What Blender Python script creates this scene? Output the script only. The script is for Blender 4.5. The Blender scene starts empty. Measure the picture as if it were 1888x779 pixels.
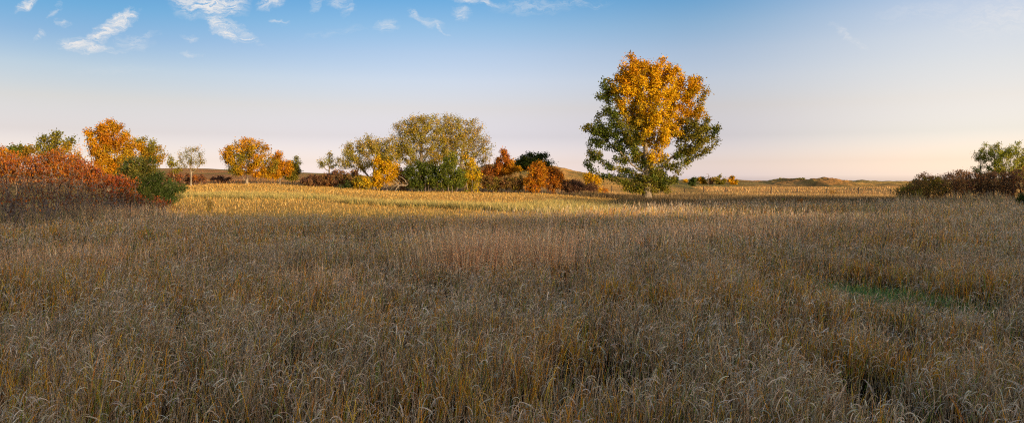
import bpy, math
import numpy as np

# ------------------------------------------------------------------ basics
F, CX, HY, CAMZ = 1348.0, 944.0, 335.0, 2.5      # photograph's focal length, centre, horizon row; eye height
SUN_AZ, SUN_EL = math.radians(137), math.radians(7.0)
RNG = np.random.default_rng(11)
scene = bpy.context.scene
COL = scene.collection

def at(px, py, Y):
    return np.array([(px - CX) / F * Y, Y, CAMZ - (py - HY) / F * Y])

def sstep(a, b, t):
    t = np.clip((t - a) / (b - a), 0, 1)
    return t * t * (3 - 2 * t)

_lat = np.random.default_rng(5).random((256, 256))
def vnoise(x, y):
    x = np.asarray(x, float); y = np.asarray(y, float)
    xi = np.floor(x).astype(int); yi = np.floor(y).astype(int)
    fx = x - xi; fy = y - yi
    fx = fx * fx * (3 - 2 * fx); fy = fy * fy * (3 - 2 * fy)
    a = _lat[xi & 255, yi & 255]; b = _lat[(xi + 1) & 255, yi & 255]
    c = _lat[xi & 255, (yi + 1) & 255]; d = _lat[(xi + 1) & 255, (yi + 1) & 255]
    return (a * (1 - fx) + b * fx) * (1 - fy) + (c * (1 - fx) + d * fx) * fy

def fbm(x, y, o=4):
    s = 0; a = .5; n = 0
    for i in range(o):
        s = s + a * vnoise(x + 17.3 * i, y - 9.1 * i); n += a
        a *= .5; x = x * 2.03; y = y * 2.03
    return s / n

# ------------------------------------------------------------------ ground height
S_PX = [0, 400, 500, 600, 750, 1000, 1150, 1250]
S_V = [.030, .030, .030, .026, .0185, .0145, .0015, 0.0]
def px_of(x, y):
    return CX + F * x / np.maximum(y, 1.0)

def gz(x, y):
    x = np.asarray(x, float); y = np.asarray(y, float)
    p = px_of(x, y)
    s = np.interp(p, S_PX, S_V)
    rise = s * (np.clip(y - 40, 0, None) - np.clip(y - 122, 0, None))
    # right hand plain climbs slowly to the horizon
    far = np.interp(y, [0, 125, 200, 260, 330, 600, 1500, 8000], [0, 0, .35, .55, .9, 1.6, 2.0, 2.2])
    z = np.maximum(rise, far * sstep(900, 1200, p)) + far * .25 * (1 - sstep(900, 1200, p))
    z = z + (fbm(x * .11, y * .11, 3) - .5) * .22 * sstep(2, 10, np.hypot(x, y))
    # long unseen ridge added behind the camera, profile shaped to shade the meadow
    hr = np.interp(x + 26 * (fbm(x * .03, x * 0 + 3.3, 3) - .5), [-140, -70, 30, 64, 80, 100, 112, 124, 142, 170, 260, 350], [0, 13, 17.8, 17.9, 15.9, 16.2, 18.6, 21.8, 24.4, 24.9, 24.4, 0])
    hr = hr + 1.2 * (fbm(x * .06, x * 0 + 8.1, 3) - .5) * (hr > 3)
    z = z + hr * np.exp(-((y + 52) / 20.0) ** 2)
    return z

# ------------------------------------------------------------------ mesh helpers
def link(name, me, mat, parent=None):
    o = bpy.data.objects.new(name, me)
    COL.objects.link(o)
    if mat: me.materials.append(mat)
    if parent: o.parent = parent
    return o

def mesh_np(name, V, Fq, cols=None, smooth=False):
    """V (n,3), Fq (m,k) faces with k corners each"""
    me = bpy.data.meshes.new(name)
    V = np.ascontiguousarray(V, np.float32); Fq = np.ascontiguousarray(Fq, np.int32)
    m, k = Fq.shape
    me.vertices.add(len(V)); me.vertices.foreach_set('co', V.ravel())
    me.loops.add(m * k); me.loops.foreach_set('vertex_index', Fq.ravel())
    me.polygons.add(m)
    me.polygons.foreach_set('loop_start', np.arange(0, m * k, k, dtype=np.int32))
    if smooth: me.polygons.foreach_set('use_smooth', np.ones(m, bool))
    if cols is not None:
        a = me.color_attributes.new('Col', 'FLOAT_COLOR', 'POINT')
        c = np.ones((len(V), 4), np.float32); c[:, :3] = cols
        a.data.foreach_set('color', c.ravel())
    me.update(calc_edges=True)
    return me

def tag(o, label=None, cat=None, group=None, kind=None):
    if label: o['label'] = label
    if cat: o['category'] = cat
    if group: o['group'] = group
    if kind: o['kind'] = kind
    return o

def empty(name, loc):
    o = bpy.data.objects.new(name, None); COL.objects.link(o)
    o.location = loc; o.empty_display_size = .2
    return o

# ------------------------------------------------------------------ materials
def newmat(name):
    m = bpy.data.materials.new(name); m.use_nodes = True
    nt = m.node_tree; nt.nodes.clear()
    out = nt.nodes.new('ShaderNodeOutputMaterial')
    return m, nt, out

def leafmat(name, transl=.35, rough=.6, spec=.10):
    m, nt, out = newmat(name)
    N, L = nt.nodes, nt.links
    a = N.new('ShaderNodeAttribute'); a.attribute_name = 'Col'
    p = N.new('ShaderNodeBsdfPrincipled'); p.inputs['Roughness'].default_value = rough
    p.inputs['Specular IOR Level'].default_value = spec
    t = N.new('ShaderNodeBsdfTranslucent')
    mx = N.new('ShaderNodeMixShader'); mx.inputs[0].default_value = transl
    L.new(a.outputs['Color'], p.inputs['Base Color']); L.new(a.outputs['Color'], t.inputs['Color'])
    L.new(p.outputs[0], mx.inputs[1]); L.new(t.outputs[0], mx.inputs[2]); L.new(mx.outputs[0], out.inputs[0])
    return m

def barkmat(name, c1, c2, scale=6):
    m, nt, out = newmat(name)
    N, L = nt.nodes, nt.links
    tc = N.new('ShaderNodeTexCoord'); mp = N.new('ShaderNodeMapping'); mp.inputs['Scale'].default_value = (1, 1, .22)
    n = N.new('ShaderNodeTexNoise'); n.inputs['Scale'].default_value = scale; n.inputs['Detail'].default_value = 5
    r = N.new('ShaderNodeValToRGB'); r.color_ramp.elements[0].position = .35; r.color_ramp.elements[1].position = .68
    r.color_ramp.elements[0].color = (*c1, 1); r.color_ramp.elements[1].color = (*c2, 1)
    b = N.new('ShaderNodeBump'); b.inputs['Strength'].default_value = .8; b.inputs['Distance'].default_value = .05
    p = N.new('ShaderNodeBsdfPrincipled'); p.inputs['Roughness'].default_value = .9
    p.inputs['Specular IOR Level'].default_value = .15
    L.new(tc.outputs['Object'], mp.inputs[0]); L.new(mp.outputs[0], n.inputs['Vector']); L.new(n.outputs[0], r.inputs[0])
    L.new(n.outputs[0], b.inputs['Height']); L.new(r.outputs[0], p.inputs['Base Color']); L.new(b.outputs[0], p.inputs['Normal'])
    L.new(p.outputs[0], out.inputs[0])
    return m

def groundmat(name):
    m, nt, out = newmat(name)
    N, L = nt.nodes, nt.links
    tc = N.new('ShaderNodeTexCoord')
    a = N.new('ShaderNodeAttribute'); a.attribute_name = 'Col'
    n1 = N.new('ShaderNodeTexNoise'); n1.inputs['Scale'].default_value = .09; n1.inputs['Detail'].default_value = 7; n1.inputs['Roughness'].default_value = .62
    n2 = N.new('ShaderNodeTexNoise'); n2.inputs['Scale'].default_value = 2.2; n2.inputs['Detail'].default_value = 6; n2.inputs['Roughness'].default_value = .7
    n3 = N.new('ShaderNodeTexNoise'); n3.inputs['Scale'].default_value = .022; n3.inputs['Detail'].default_value = 4
    for n in (n1, n2, n3): L.new(tc.outputs['Object'], n.inputs['Vector'])
    def ramp(src, lo, hi, c0, c1):
        r = N.new('ShaderNodeValToRGB'); e = r.color_ramp.elements
        e[0].position = lo; e[1].position = hi; e[0].color = (*c0, 1); e[1].color = (*c1, 1)
        L.new(src.outputs[0], r.inputs[0]); return r
    r1 = ramp(n1, .32, .68, (.62, .60, .58), (1.28, 1.22, 1.12))
    r2 = ramp(n2, .30, .70, (.55, .54, .55), (1.40, 1.38, 1.32))
    r3 = ramp(n3, .38, .62, (.85, 1.02, .92), (1.10, .96, .92))
    cur = a.outputs['Color']
    for r in (r1, r2, r3):
        mx = N.new('ShaderNodeMix'); mx.data_type = 'RGBA'; mx.blend_type = 'MULTIPLY'; mx.inputs[0].default_value = 1
        mx.clamp_result = False
        L.new(cur, mx.inputs[6]); L.new(r.outputs[0], mx.inputs[7]); cur = mx.outputs[2]
    b = N.new('ShaderNodeBump'); b.inputs['Strength'].default_value = 1.0; b.inputs['Distance'].default_value = .25
    L.new(n2.outputs[0], b.inputs['Height'])
    p = N.new('ShaderNodeBsdfPrincipled'); p.inputs['Roughness'].default_value = .95
    p.inputs['Specular IOR Level'].default_value = .05
    L.new(cur, p.inputs['Base Color']); L.new(b.outputs[0], p.inputs['Normal']); L.new(p.outputs[0], out.inputs[0])
    return m

M_LEAF = leafmat('leaf', .38)
M_GRASS = leafmat('grass_blade', .22, .5, .3)
M_NEEDLE = leafmat('needle', .12, .6, .2)
M_BARK = barkmat('bark_grey', (.10, .075, .055), (.30, .24, .18))
M_BARKP = barkmat('bark_pale', (.16, .12, .09), (.42, .33, .25))
M_TWIG = barkmat('twig', (.11, .082, .075), (.24, .19, .17), 3)
M_TWIGD = barkmat('twig_dark', (.05, .033, .028), (.13, .09, .075), 3)
M_WOOD = barkmat('old_wood', (.05, .036, .026), (.13, .10, .075), 9)
M_GROUND = groundmat('ground_cover')
def plain(name, c, rough=.5, metal=0):
    m, nt, out = newmat(name)
    p = nt.nodes.new('ShaderNodeBsdfPrincipled'); p.inputs['Base Color'].default_value = (*c, 1)
    p.inputs['Roughness'].default_value = rough; p.inputs['Metallic'].default_value = metal
    nt.links.new(p.outputs[0], out.inputs[0]); return m
M_WIRE = plain('rusty_wire', (.18, .13, .10), .6, .6)

# ------------------------------------------------------------------ the ground sheet
MEND_PX = [0, 330, 700, 1000, 1120, 1250, 1500, 1888]
MEND_Y = [45, 41, 42, 44, 54, 62, 68, 74]
def meadow_end(x, y):
    return np.interp(px_of(x, y), MEND_PX, MEND_Y) + 3 * (fbm(x * .25, y * .25, 3) - .5)

def field_mask(x, y):
    p = px_of(x, y)
    far = np.interp(p, [250, 340, 560, 700, 900, 1100], [96, 112, 108, 100, 101, 96])
    right = sstep(1200, 1080, p + (95 - y) * 1.5) * sstep(285, 325, p)
    return right * sstep(far + 2, far - 1, y) * sstep(-1, 1, y - meadow_end(x, y)) * (p > -400)

C_SOIL = np.array([.038, .027, .018]); C_FIELD = np.array([.46, .29, .085]); C_PRA = np.array([.36, .21, .075])
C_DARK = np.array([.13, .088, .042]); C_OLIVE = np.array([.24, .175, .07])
def ground_col(x, y):
    n = x.size
    c = np.tile(C_PRA, (n, 1))
    k = (fbm(x * .018, y * .03, 4))[:, None]
    c = c * (1 - sstep(.52, .66, k)) + C_OLIVE * sstep(.52, .66, k)
    p = px_of(x, y)
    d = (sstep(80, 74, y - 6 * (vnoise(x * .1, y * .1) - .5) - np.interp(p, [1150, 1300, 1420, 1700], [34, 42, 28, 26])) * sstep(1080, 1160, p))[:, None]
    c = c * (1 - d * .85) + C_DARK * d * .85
    f = field_mask(x, y)[:, None]
    c = c * (1 - f) + C_FIELD * f
    m = (sstep(1, -1, y - meadow_end(x, y)))[:, None]
    c = c * (1 - m) + C_SOIL * m
    b = sstep(-2, -14, y)[:, None]
    return c * (1 - b) + np.array([.20, .14, .07]) * b

def build_ground():
    ang = np.concatenate([np.radians(np.linspace(-48, 48, 420)), np.radians(np.linspace(49.5, 310.5, 150))])
    rad = np.concatenate([[.6], np.geomspace(1.2, 400, 230), np.geomspace(420, 9000, 46)])
    A, Rr = np.meshgrid(ang, rad)
    X = (Rr * np.sin(A)); Yy = (Rr * np.cos(A))
    Z = gz(X, Yy)
    V = np.stack([X, Yy, Z], -1).reshape(-1, 3)
    na, nr = len(ang), len(rad)
    i = np.arange(nr - 1)[:, None]; j = np.arange(na)[None]; j2 = (j + 1) % na
    Q = np.stack([i * na + j + 0 * i, (i + 1) * na + j, (i + 1) * na + j2, i * na + j2 + 0 * i], -1).reshape(-1, 4)[:, ::-1]
    # close the small centre
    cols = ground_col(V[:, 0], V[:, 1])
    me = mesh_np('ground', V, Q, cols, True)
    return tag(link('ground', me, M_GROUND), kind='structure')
build_ground()

def hill(prof, Y0, dn, df, col, n_amp=.5, name='hill'):
    """rolling hill whose crest follows the outline prof [(px,py)...] at distance Y0; dn/df = reach towards / away from us"""
    prof = np.array(prof, float)
    px = np.linspace(prof[0, 0], prof[-1, 0], 150)
    # smooth outline
    py = np.interp(px, prof[:, 0], prof[:, 1])
    ker = np.hanning(13); ker /= ker.sum()
    py = np.convolve(np.pad(py, 6, mode='edge'), ker, 'valid')
    v = np.linspace(-1, 1, 61)
    PX, Vv = np.meshgrid(px, v)
    Yy = Y0 + np.where(Vv < 0, Vv * dn, Vv * df)
    X = (PX - CX) / F * Y0
    crest = CAMZ - (np.tile(py, (61, 1)) - HY) / F * Y0
    g = gz(X, Yy)
    edge = np.minimum(sstep(prof[0, 0], prof[0, 0] + 20, PX), sstep(prof[-1, 0], prof[-1, 0] - 20, PX))
    bell = np.where(Vv < 0, .5 + .5 * np.cos(np.pi * Vv), .5 + .5 * np.cos(np.pi * Vv))
    h = np.clip(crest - g, 0, None) * bell * edge
    rough = (fbm(X * 14 / dn, Yy * 14 / dn, 4) - .5) * n_amp * np.clip(h, 0, 2) * .5
    Z = g + h + rough - .12 + .12 * np.clip(h * 3, 0, 1)
    V = np.stack([X, Yy, Z], -1).reshape(-1, 3)
    nu = 150
    i = np.arange(60)[:, None]; j = np.arange(nu - 1)[None]
    Q = np.stack([i * nu + j, i * nu + j + 1, (i + 1) * nu + j + 1, (i + 1) * nu + j], -1).reshape(-1, 4)
    k = sstep(.45, .62, fbm(V[:, 0] * 6 / dn, V[:, 1] * 6 / dn, 4))[:, None]
    c = np.array(col) * (1 - k) + np.array([.25, .175, .065]) * k
    return tag(link(name, mesh_np(name, V, Q, c, True), M_GROUND), kind='structure')

hill([(840, 336), (870, 312), (900, 303), (960, 302), (1005, 304), (1030, 309), (1075, 318.5), (1110, 326), (1150, 329.5), (1200, 333), (1260, 340)], 185, 46, 60, (.46, .26, .09), 1.0)
hill([(40, 330), (110, 315), (200, 312), (370, 310.5), (415, 312), (470, 316), (560, 318), (620, 320), (760, 330)], 420, 190, 160, (.36, .19, .085))
hill([(1200, 341), (1235, 333), (1290, 330.5), (1340, 331.5), (1415, 333.5), (1460, 343)], 330, 70, 60, (.38, .22, .08), 1.2)
hill([(1385, 344), (1412, 335), (1450, 329), (1475, 330), (1494, 334), (1512, 342)], 300, 34, 36, (.30, .19, .075), 1.6)
hill([(1468, 342), (1486, 332), (1513, 328.5), (1532, 329.5), (1556, 333.5), (1600, 341)], 285, 32, 36, (.38, .21, .075), 1.6)
hill([(1530, 343), (1556, 335), (1590, 332.5), (1612, 334), (1640, 334.5), (1700, 333.5), (1760, 342)], 320, 50, 60, (.44, .27, .09), 1.4)
hill([(1690, 341), (1730, 333), (1800, 329), (1888, 327), (2000, 335)], 420, 70, 90, (.32, .20, .075))

# ------------------------------------------------------------------ ribbons (grass, stubble, leaves on the ground)
class Ribbons:
    def __init__(s): s.V = []; s.Q = []; s.C = []; s.n = 0
    def add(s, base, length, width, th0, curl, az, segs, col, tip=None, power=1.5, twist=None, shape=.75, roll=None):
        """base (n,3); th0 = angle from vertical at the root, curl = added by the tip"""
        n = len(base)
        t = np.linspace(0, 1, segs + 1)
        tm = (t[:-1] + t[1:]) / 2
        th = th0[:, None] + curl[:, None] * tm[None] ** power
        dl = (length / segs)[:, None]
        hx = np.concatenate([np.zeros((n, 1)), np.cumsum(np.sin(th) * dl, 1)], 1)
        hz = np.concatenate([np.zeros((n, 1)), np.cumsum(np.cos(th) * dl, 1)], 1)
        ca, sa = np.cos(az)[:, None], np.sin(az)[:, None]
        P = np.stack([base[:, :1] + hx * ca, base[:, 1:2] + hx * sa, base[:, 2:] + hz], -1)
        tw = az + np.pi / 2 if twist is None else twist
        wd = np.stack([np.cos(tw), np.sin(tw), np.zeros(n)], -1)[:, None]
        if roll is not None:       # blade turned about its own length
            tf = th0[:, None] + curl[:, None] * t[None] ** power
            nv = np.stack([np.cos(tf) * ca, np.cos(tf) * sa, -np.sin(tf)], -1)
            hv = np.stack([-np.sin(az), np.cos(az), np.zeros(n)], -1)[:, None]
            wd = np.cos(roll)[:, None, None] * hv + np.sin(roll)[:, None, None] * nv
        w = (width[:, None] * np.maximum(1 - t[None] ** 2 * 1.0, .06) ** shape)[..., None] * .5
        A = P - wd * w; B = P + wd * w
        V = np.stack([A, B], 2).reshape(-1, 3)
        k = (segs + 1) * 2
        b = s.n + (np.arange(n) * k)[:, None]
        j = (np.arange(segs) * 2)[None]
        Q = np.stack([b + j, b + j + 1, b + j + 3, b + j + 2], -1).reshape(-1, 4)
        if tip is None: tip = col
        c = col[:, None] * (1 - t[None, :, None]) + tip[:, None] * t[None, :, None]
        s.C.append(np.repeat(c, 2, axis=1).reshape(-1, 3))
        s.V.append(V); s.Q.append(Q); s.n += len(V)
    def mesh(s, name):
        return mesh_np(name, np.concatenate(s.V), np.concatenate(s.Q), np.concatenate(s.C))

def pal(n, cols, wts, jit=.25, rng=RNG):
    cols = np.array(cols, float); w = np.array(wts, float)
    if w.ndim == 1:
        idx = rng.choice(len(cols), n, p=w / w.sum())
    else:
        cw = np.cumsum(w, 1); cw /= cw[:, -1:]
        idx = (rng.random(n)[:, None] > cw).sum(1)
    c = cols[idx]
    return c * (1 + jit * (rng.random((n, 1)) * 2 - 1)) * (1 + .08 * (rng.random((n, 3)) * 2 - 1))

U = lambda n, a, b: RNG.uniform(a, b, n)
G_TAN = [(.44, .28, .15), (.54, .38, .23), (.27, .155, .08), (.64, .49, .33)]
G_PALE = [(.70, .59, .46), (.60, .47, .34), (.80, .71, .60), (.44, .32, .21)]
G_ORG = [(.72, .34, .02), (.62, .24, .015), (.68, .44, .04), (.48, .17, .02)]
G_GRN = [(.20, .26, .03), (.34, .34, .05), (.12, .19, .035)]

GREEN_SPOT = at(1582, 553, 15.5)[:2]
def scatter(n, y0, y1, side=3.0):
    """points spread evenly over the wedge we can see between two distances"""
    u = RNG.random(n)
    a0, a1 = .72, side
    Fy = lambda y: a0 * y * y / 2 + a1 * y
    t = Fy(y0) + u * (Fy(y1) - Fy(y0))
    y = (-a1 + np.sqrt(a1 * a1 + 2 * a0 * t)) / a0
    x = RNG.uniform(-1, 1, n) * (a0 * y + a1)
    return x, y

def meadow(rb, n, y0, y1, lod, segs):
    x, y = scatter(n, y0, y1)
    dens = fbm(x * 1.7, y * 1.7, 3)
    big = fbm(x * .22 + 40, y * .22, 3)
    gs = np.exp(-(((x - GREEN_SPOT[0]) / 1.5) ** 2 + ((y - GREEN_SPOT[1]) / 1.3) ** 2))
    keep = (y < meadow_end(x, y)) & (RNG.random(n) < .14 + .95 * sstep(.36, .62, dens)) & (RNG.random(n) > gs * .93)
    x, y, dens, big = x[keep], y[keep], dens[keep], big[keep]
    # blades stand in tufts
    n = len(x)
    tuft = .11 + .05 * lod
    tx = np.round(x / tuft + .5 * np.sin(y * 3)) * tuft; ty = np.round(y / tuft + .5 * np.cos(x * 3)) * tuft
    pull = U(n, .2, .9)
    x = x + (tx - x) * pull * .6; y = y + (ty - y) * pull * .6
    z = gz(x, y)
    p = px_of(x, y)
    H = (.66 + .34 * (big - .5) + .60 * (dens - .5)) * (1 + .15 * sstep(18, 40, y))
    H = H * (1 - .72 * np.exp(-(((x - GREEN_SPOT[0]) / 1.5) ** 2 + ((y - GREEN_SPOT[1] + 1.7) / 2.7) ** 2)))
    H = np.clip(H, .26, 1.0)
    org = sstep(.40, .60, fbm(x * .45 + 9, y * .45 + 3, 3)) * (.25 + .75 * sstep(.42, .60, fbm(x * 2.6 + 3, y * 2.6 + 8, 2)))
    red = sstep(.55, .70, fbm(x * .16 + 70, y * .16 + 31, 3)) * sstep(10, 20, y)
    r = RNG.random(n)
    wsc = lod
    wind = .25
    def azim(k):       # mild drift to the right with the wind
        a = U(k, 0, 2 * np.pi)
        return np.arctan2(np.sin(a), np.cos(a) + wind * 1.6)
    wt_o = .07 + .27 * org
    q = .24; tA = r < q; tC = (r >= q) & (r < q + wt_o); tD = (r >= q + wt_o) & (r < q + wt_o + .065); tB = r >= q + wt_o + .05
    i = np.where(tA)[0]; k = len(i)
    ca = pal(k, G_TAN, [.4, .3, .2, .1]); rd = red[i][:, None]
    ca = ca * (1 - .6 * rd) + .6 * rd * pal(k, [(.36, .17, .085), (.30, .15, .09)], [1, 1])
    rb.add(np.stack([x[i], y[i], z[i] - .03], -1), H[i] * U(k, .75, 1.3), U(k, .004, .0075) * wsc, U(k, 0, .16), U(k, .02, .45), azim(k), max(2, segs - 2), ca * .36,  # brown sheath at the foot, darkened further to paint shade between blades
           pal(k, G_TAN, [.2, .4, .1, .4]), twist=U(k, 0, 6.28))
    i = np.where(tB)[0]; k = len(i)
    hook = RNG.random(k) < .66
    zb = z[i] + H[i] * np.where(hook, U(k, .3, .95), U(k, .1, .6))
    cb = pal(k, G_PALE, [.28, .34, .08, .30])
    cb = np.where(hook[:, None], cb, pal(k, G_TAN + [(.36, .22, .07), (.30, .25, .06)], [.3, .3, .25, .15, .25, .12]))
    cb = cb * (1 - .5 * red[i][:, None]) + .5 * red[i][:, None] * pal(k, [(.42, .24, .14)], [1])
    rb.add(np.stack([x[i], y[i], zb], -1), np.where(hook, U(k, .06, .17), U(k, .16, .40)), U(k, .006, .0125) * wsc, np.where(hook, U(k, .1, .9), U(k, 0, .35)), np.where(hook, .5 + 2.6 * RNG.random(k) ** 1.4, U(k, .05, .9)),
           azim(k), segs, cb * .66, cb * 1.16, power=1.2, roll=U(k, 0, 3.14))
    # lower dead leaves, browner and hanging
    k = len(i) // 4; ii = i[:k]
    rb.add(np.stack([x[ii] + .03, y[ii], z[ii] + H[ii] * U(k, .0, .5)], -1), U(k, .18, .36), U(k, .006, .010) * wsc, U(k, .1, .6), U(k, .3, 2.2), azim(k), segs - 1,
           pal(k, [(.22, .13, .06), (.13, .075, .035), (.32, .21, .10)], [1, 1, .7]))
    # dead thatch low between the tufts, its dark colour standing in for shade
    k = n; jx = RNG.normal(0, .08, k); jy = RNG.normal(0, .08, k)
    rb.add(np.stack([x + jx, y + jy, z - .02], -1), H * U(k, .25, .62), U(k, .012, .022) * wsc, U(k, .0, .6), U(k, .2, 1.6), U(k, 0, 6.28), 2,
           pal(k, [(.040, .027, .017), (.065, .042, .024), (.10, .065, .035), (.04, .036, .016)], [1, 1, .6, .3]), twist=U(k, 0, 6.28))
    i = np.where(tC)[0]; k = len(i)
    co = pal(k, G_ORG, [.4, .2, .25, .15])
    rb.add(np.stack([x[i], y[i], z[i] + H[i] * U(k, .0, .3)], -1), H[i] * U(k, .4, .85), U(k, .009, .018) * wsc, U(k, .0, .25), U(k, .05, .7), azim(k), max(2, segs - 2), co * .5, co * 1.12, twist=U(k, 0, 6.28))  # orange blades coloured darker at the base, painted shade inside the tufts
    i = np.where(tD)[0]; k = len(i)
    cg = pal(k, G_GRN, [.4, .35, .25])
    rb.add(np.stack([x[i], y[i], z[i] + H[i] * U(k, .0, .25)], -1), H[i] * U(k, .5, .9), U(k, .007, .012) * wsc, U(k, .0, .25), U(k, .05, .8), azim(k), max(2, segs - 2), cg, cg * 1.2, twist=U(k, 0, 6.28))

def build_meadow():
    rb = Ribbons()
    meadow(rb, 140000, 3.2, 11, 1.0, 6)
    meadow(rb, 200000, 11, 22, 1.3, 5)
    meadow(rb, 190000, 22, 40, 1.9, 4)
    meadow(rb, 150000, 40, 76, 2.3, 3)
    # taller pale seed stalks standing out of the mass
    x, y = scatter(24000, 9, 74); k0 = (y < meadow_end(x, y)) & (RNG.random(len(x)) < sstep(.35, .75, fbm(x * .2 + 5, y * .2, 3)) * sstep(4, 25, y) )
    x, y = x[k0], y[k0]; n = len(x); ls = np.clip(y / 14, 1, 2.2)
    c = pal(n, [(.60, .46, .32), (.50, .35, .22), (.68, .55, .41)], [1, 1, .6])
    L_ = U(n, .75, 1.2)
    rb.add(np.stack([x, y, gz(x, y)], -1), L_, .004 * ls, U(n, 0, .12), U(n, 0, .3), U(n, 0, 6.28), 3, c, twist=U(n, 0, 6.28))
    rb.add(np.stack([x, y, gz(x, y) + L_ * .80], -1), L_ * .2, .0075 * ls, U(n, 0, .3), U(n, 0, .5), U(n, 0, 6.28), 2, c * 1.05, twist=U(n, 0, 6.28))
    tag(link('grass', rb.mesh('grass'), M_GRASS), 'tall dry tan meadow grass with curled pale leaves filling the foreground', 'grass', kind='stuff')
    # low green grass in the hollow
    rg = Ribbons(); n = 9000
    x = GREEN_SPOT[0] + RNG.normal(0, .95, n); y = GREEN_SPOT[1] + RNG.normal(-.4, 1.1, n)
    ok = RNG.random(n) < sstep(.35, .6, fbm(x * 1.3 + 2, y * 1.3, 3)) + .1; x, y = x[ok], y[ok]; n = len(x)
    c = pal(n, [(.11, .24, .06), (.16, .30, .07), (.28, .30, .08)], [1, 1, .5])
    rg.add(np.stack([x, y, gz(x, y)], -1), U(n, .14, .42), U(n, .009, .015), U(n, 0, .5), U(n, .2, 1.3), U(n, 0, 6.28), 3, c)
    tag(link('green_grass', rg.mesh('green_grass'), M_GRASS), 'small patch of low fresh green grass in a hollow of the dry meadow', 'grass', kind='stuff')
    # coppery bluestem
    rr = Ribbons()
    for (px, py, Y, sx, sy, n, h) in ((860, 525, 17.5, .66, .5, 900, 1.42), (985, 500, 18.5, .6, .5, 620, 1.34), (905, 480, 22, .9, .9, 420, 1.05),
                                      (1310, 430, 29, 1.6, 1.4, 900, 1.0), (130, 480, 18.5, .9, .8, 600, .85), (1120, 455, 25, 1.4, 1.2, 420, .95),
                                      (1480, 420, 36, 2.4, 1.6, 600, .95), (590, 560, 14.5, .5, .5, 260, .82), (260, 405, 36, 1.1, .8, 420, 1.25)):
        cx, cy = at(px, py, Y)[:2]
        x = RNG.normal(cx, sx, n); y = RNG.normal(cy, sy, n); hh = h * U(n, .6, 1.22)
        c = pal(n, [(.72, .46, .25), (.66, .38, .20), (.78, .57, .36), (.52, .29, .16)], [1, 1, .8, .5])
        w = .0088 * max(1, Y / 13)
        az = np.arctan2(U(n, -1, 1), (x - cx) / sx + U(n, -.8, .8))
        rr.add(np.stack([x, y, gz(x, y)], -1), hh, np.full(n, w), U(n, 0, .16), U(n, 0, .35), az, 4, c, c * 1.1, twist=U(n, 0, 6.28))
        m = n
        rr.add(np.stack([x, y, gz(x, y) + hh * U(m, .3, .8)], -1), U(m, .15, .32), np.full(m, w), U(m, .1, .6), U(m, .4, 1.8), U(m, 0, 6.28), 3, c * 1.05)
    # a few long stalks leaning left
    for (px, Y, L_, a) in ((806, 17.2, 1.45, .60), (808, 17.4, 1.1, .50), (830, 17.6, 1.2, .35)):
        cx, cy = at(px, 520, Y)[:2]
        rr.add(np.array([[cx + .25, cy, gz(cx, cy)]]), np.array([L_]), np.array([.014]), np.array([a]), np.array([.1]), np.array([math.pi]), 4, np.array([[.52, .34, .17]]), twist=np.array([0.0]))
    for (pa, pb, Y, n) in ((-20, 330, 35.5, 2600), (1650, 1900, 71, 1500)):
        px = U(n, pa, pb); yy = Y + RNG.normal(0, 1.0, n); x = (px - CX) / F * yy
        c = pal(n, [(.34, .25, .14), (.42, .30, .16), (.26, .17, .10), (.24, .24, .07)], [1, 1, .8, .35])
        hh = U(n, .7, 1.5) * (.6 + .8 * vnoise(x * .9, yy * .9))
        rr.add(np.stack([x, yy, gz(x, yy)], -1), hh, np.full(n, .0006 * Y), U(n, 0, .25), U(n, 0, .6), U(n, 0, 6.28), 3, c, c * 1.15, twist=U(n, 0, 6.28))
    tag(link('bluestem_grass', rr.mesh('bluestem_grass'), M_GRASS), 'coppery red bluestem grass standing tall in patches above the tan meadow', 'grass', kind='stuff')
build_meadow()

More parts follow.
